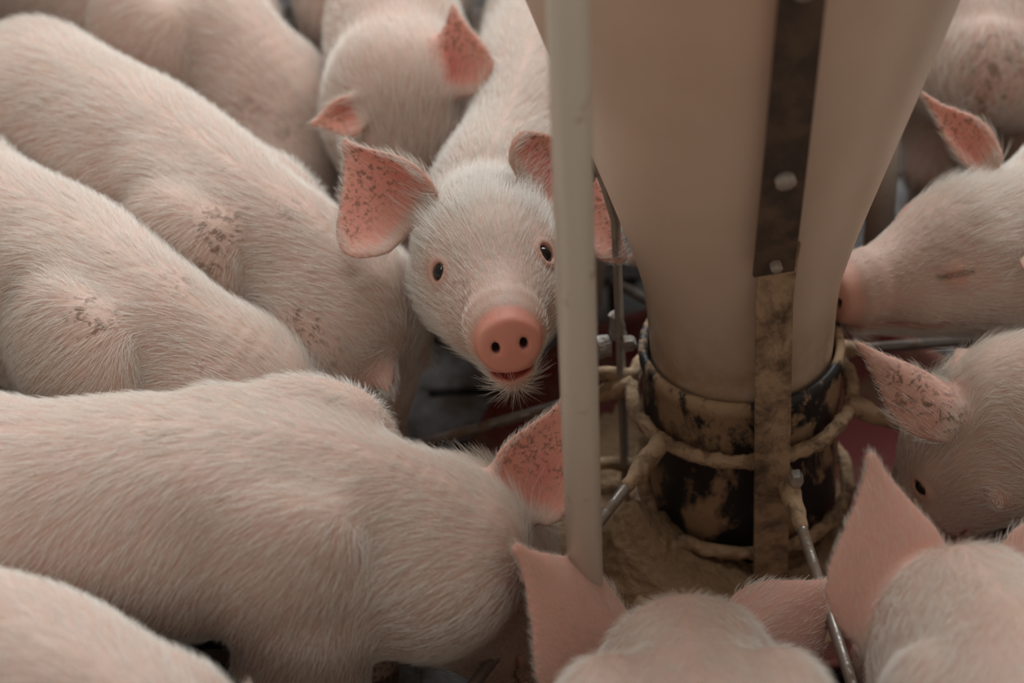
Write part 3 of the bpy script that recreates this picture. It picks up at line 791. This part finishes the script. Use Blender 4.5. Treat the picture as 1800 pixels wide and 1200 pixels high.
# D
pig('D', 'broad piglet standing side-on with one ear raised against the white pipe',
    S3((-200, 907, .25), (-60, 910, .25), (110, 910, .25), (300, 910, .25), (500, 910, .25), (665, 938, .24), (770, 985, .215)),
    np.array([-.028, 1.505, .215]), np.array([.45, .10, -.88]), math.radians(-30), S=1.05, eyes='shut', B=1.04, wid=1.03, hgt=.96, fur=11, fur_len=.013, seed=4, scap=(1.1, .6), h=.0032,
    ears=(pxear((.0, -.044, .0), (1003, 690, .0), (872, 800, .0), 1.0, face=(.3, -1, .2), curl=.5),
          locear(1, tip=(.08, .06, -.02))))
# E
pig('E', 'piglet of which only a smooth pale back shows below the side-on piglet',
    S3((-330, 1180, .25), (-200, 1190, .25), (-60, 1210, .25), (60, 1255, .25), (200, 1330, .25), (330, 1420, .24), (430, 1480, .22)),
    P(480, 1490, .21), P(640, 1650, .06) - P(480, 1490, .21), 0, fur=9, seed=5, h=.005, ears=(locear(1), locear(-1)))
# F
pig('F', 'piglet with a bulging shoulder behind the long muddy-shouldered piglet',
    S3((-90, -130, .25), (30, -90, .25), (150, -45, .25), (260, 10, .25), (360, 75, .245), (440, 150, .225), (490, 210, .20)),
    P(515, 250, .18), P(580, 380, .04) - P(515, 250, .18), 0, fur=8, seed=6, dirt=(((430, 190), .03, .5), ((520, 230), .03, .5)), scap=(0, 1.4), h=.005, ears=(locear(1), locear(-1)))
# G
pig('G', 'piglet with lowered head and one deep red ear, beside the back of the camera-facing piglet',
    S3((560, -430, .27), (590, -330, .275), (620, -230, .28), (650, -150, .29), (676, -40, .295), (695, 65, .295)),
    P(712, 178, .31), np.array([.03, -.30, -.95]), math.radians(-3), S=1.1, B=.95, fur=8, seed=7, ear_red=.8, h=.0032,  # raised ear_red paints a backlit glow on top of the ears' own red
    ears=(pxear((.0, -.044, .0), (546, 218, -.02), (640, 235, .0), .5, face=(0, -1, -.2)),
          pxear((.0, .044, .0), (796, 8, .0), (872, 120, -.01), .5, face=(.3, -1, 0))))
# H
pig('H', 'piglet seen from behind with both ears spread, feeding below the collar',
    S3((1300, 2090, .23), (1280, 1880, .23), (1258, 1680, .225), (1240, 1520, .22), (1224, 1385, .212), (1214, 1290, .200), (1210, 1215, .175)),
    P(1208, 1140, .140), np.array([0.02, .85, -.42]), 0, fur=9, seed=8, scap=(1.7, 1.7), wid=1.05, h=.0032, ear_dirt=.35,
    ears=(pxear((-.005, .045, .0), (905, 958, -.09), (930, 1185, -.10), .6, face=(0, 1, .3), curl=.3),
          pxear((-.005, -.045, .0), (1482, 1015, .06), (1490, 1190, .05), .5, face=(0, 1, .3), curl=.3)))
# I
pig('I', 'piglet with a round blurred back and one upright pointed ear beside the steel rod',
    S3((2150, 1900, .25), (2060, 1740, .255), (1950, 1580, .26), (1868, 1430, .26), (1798, 1300, .25), (1738, 1200, .235), (1703, 1140, .22)),
    P(1690, 1085, .21), np.array([-.35, .8, -.6]), 0, fur=9, seed=9, B=1.06, h=.0032, ear_dirt=.35,
    ears=(pxear((-.005, .045, .0), (1530, 795, .0), (1450, 985, -.02), .9, face=(-.2, 1, .2), curl=.3),
          pxear((-.005, -.045, .0), (1860, 870, .0), (1880, 1010, -.02), .9, face=(.2, 1, .2), curl=.3)))
# J
J_H = np.array([.464, 1.785, .287]); J_f = np.array([-.93, -.36, .06])
pig('J', 'piglet in profile with its eye shut and its snout against the hopper',
    [J_H + np.array(v) for v in ((.55, .42, -.05), (.43, .33, -.05), (.31, .24, -.05), (.19, .15, -.055), (.09, .07, -.05))],
    J_H, J_f, math.radians(-3), S=1.0, fur=12, fur_len=.012, seed=10, h=.0030, eyes='shut', nose_pink=.45, mouth=-.077,
    ears=(pxear((.0, -.046, .004), (1620, 165, .01), (1745, 235, .0), .45, face=(-1, -.3, 0), curl=.3),
          locear(1, tip=(-.02, .1, .06))))
# K
K_H = np.array([.3984, 1.6183, .2116]); K_f = np.array([-.59, .102, -.801])
pig('K', 'piglet with a mud-spotted ear, head down in the red pan under the shut-eyed one',
    [K_H + np.array(v) for v in ((.66, -.14, .0), (.52, -.12, .0), (.38, -.10, .0), (.25, -.075, -.005), (.15, -.05, -.01), (.07, -.025, -.015))],
    K_H, K_f, math.radians(7), fur=10, seed=11, dirt=(((1590, 665), .03, .9), ((1645, 715), .03, .9)), h=.0032,
    ears=(pxear((.0, .046, .0), (1506, 602, .02), (1610, 765, .0), .45, face=(.3, -.5, -.8), curl=.3),
          locear(-1, tip=(.03, -.075, -.07))))
# L
pig('L', 'piglet standing with its grey-scratched rump toward the pen behind the shut-eyed one',
    S3((1735, 120, .24), (1742, 40, .25), (1755, -50, .25), (1770, -140, .25), (1785, -230, .24)),
    P(1795, -290, .24), np.array([.1, 1, -.3]), 0, fur=9, seed=12, h=.005, tail=False, dirt=(((1740, 110), .05, .7), ((1755, 175), .05, .7)), ears=(locear(1), locear(-1)))
# N
pig('N', 'piglet hidden behind the hopper cone with only an ear tip showing',
    S3((1340, -60, .24), (1335, 60, .245), (1330, 170, .24), (1315, 270, .23), (1300, 340, .215)),
    P(1285, 400, .20), np.array([-.02, -.8, -.6]), 0, fur=7, seed=13, h=.005,
    ears=(pxear((.0, -.044, .0), (1104, 458, .0), (1130, 520, .0), .6, face=(0, -1, .2)), locear(1)))
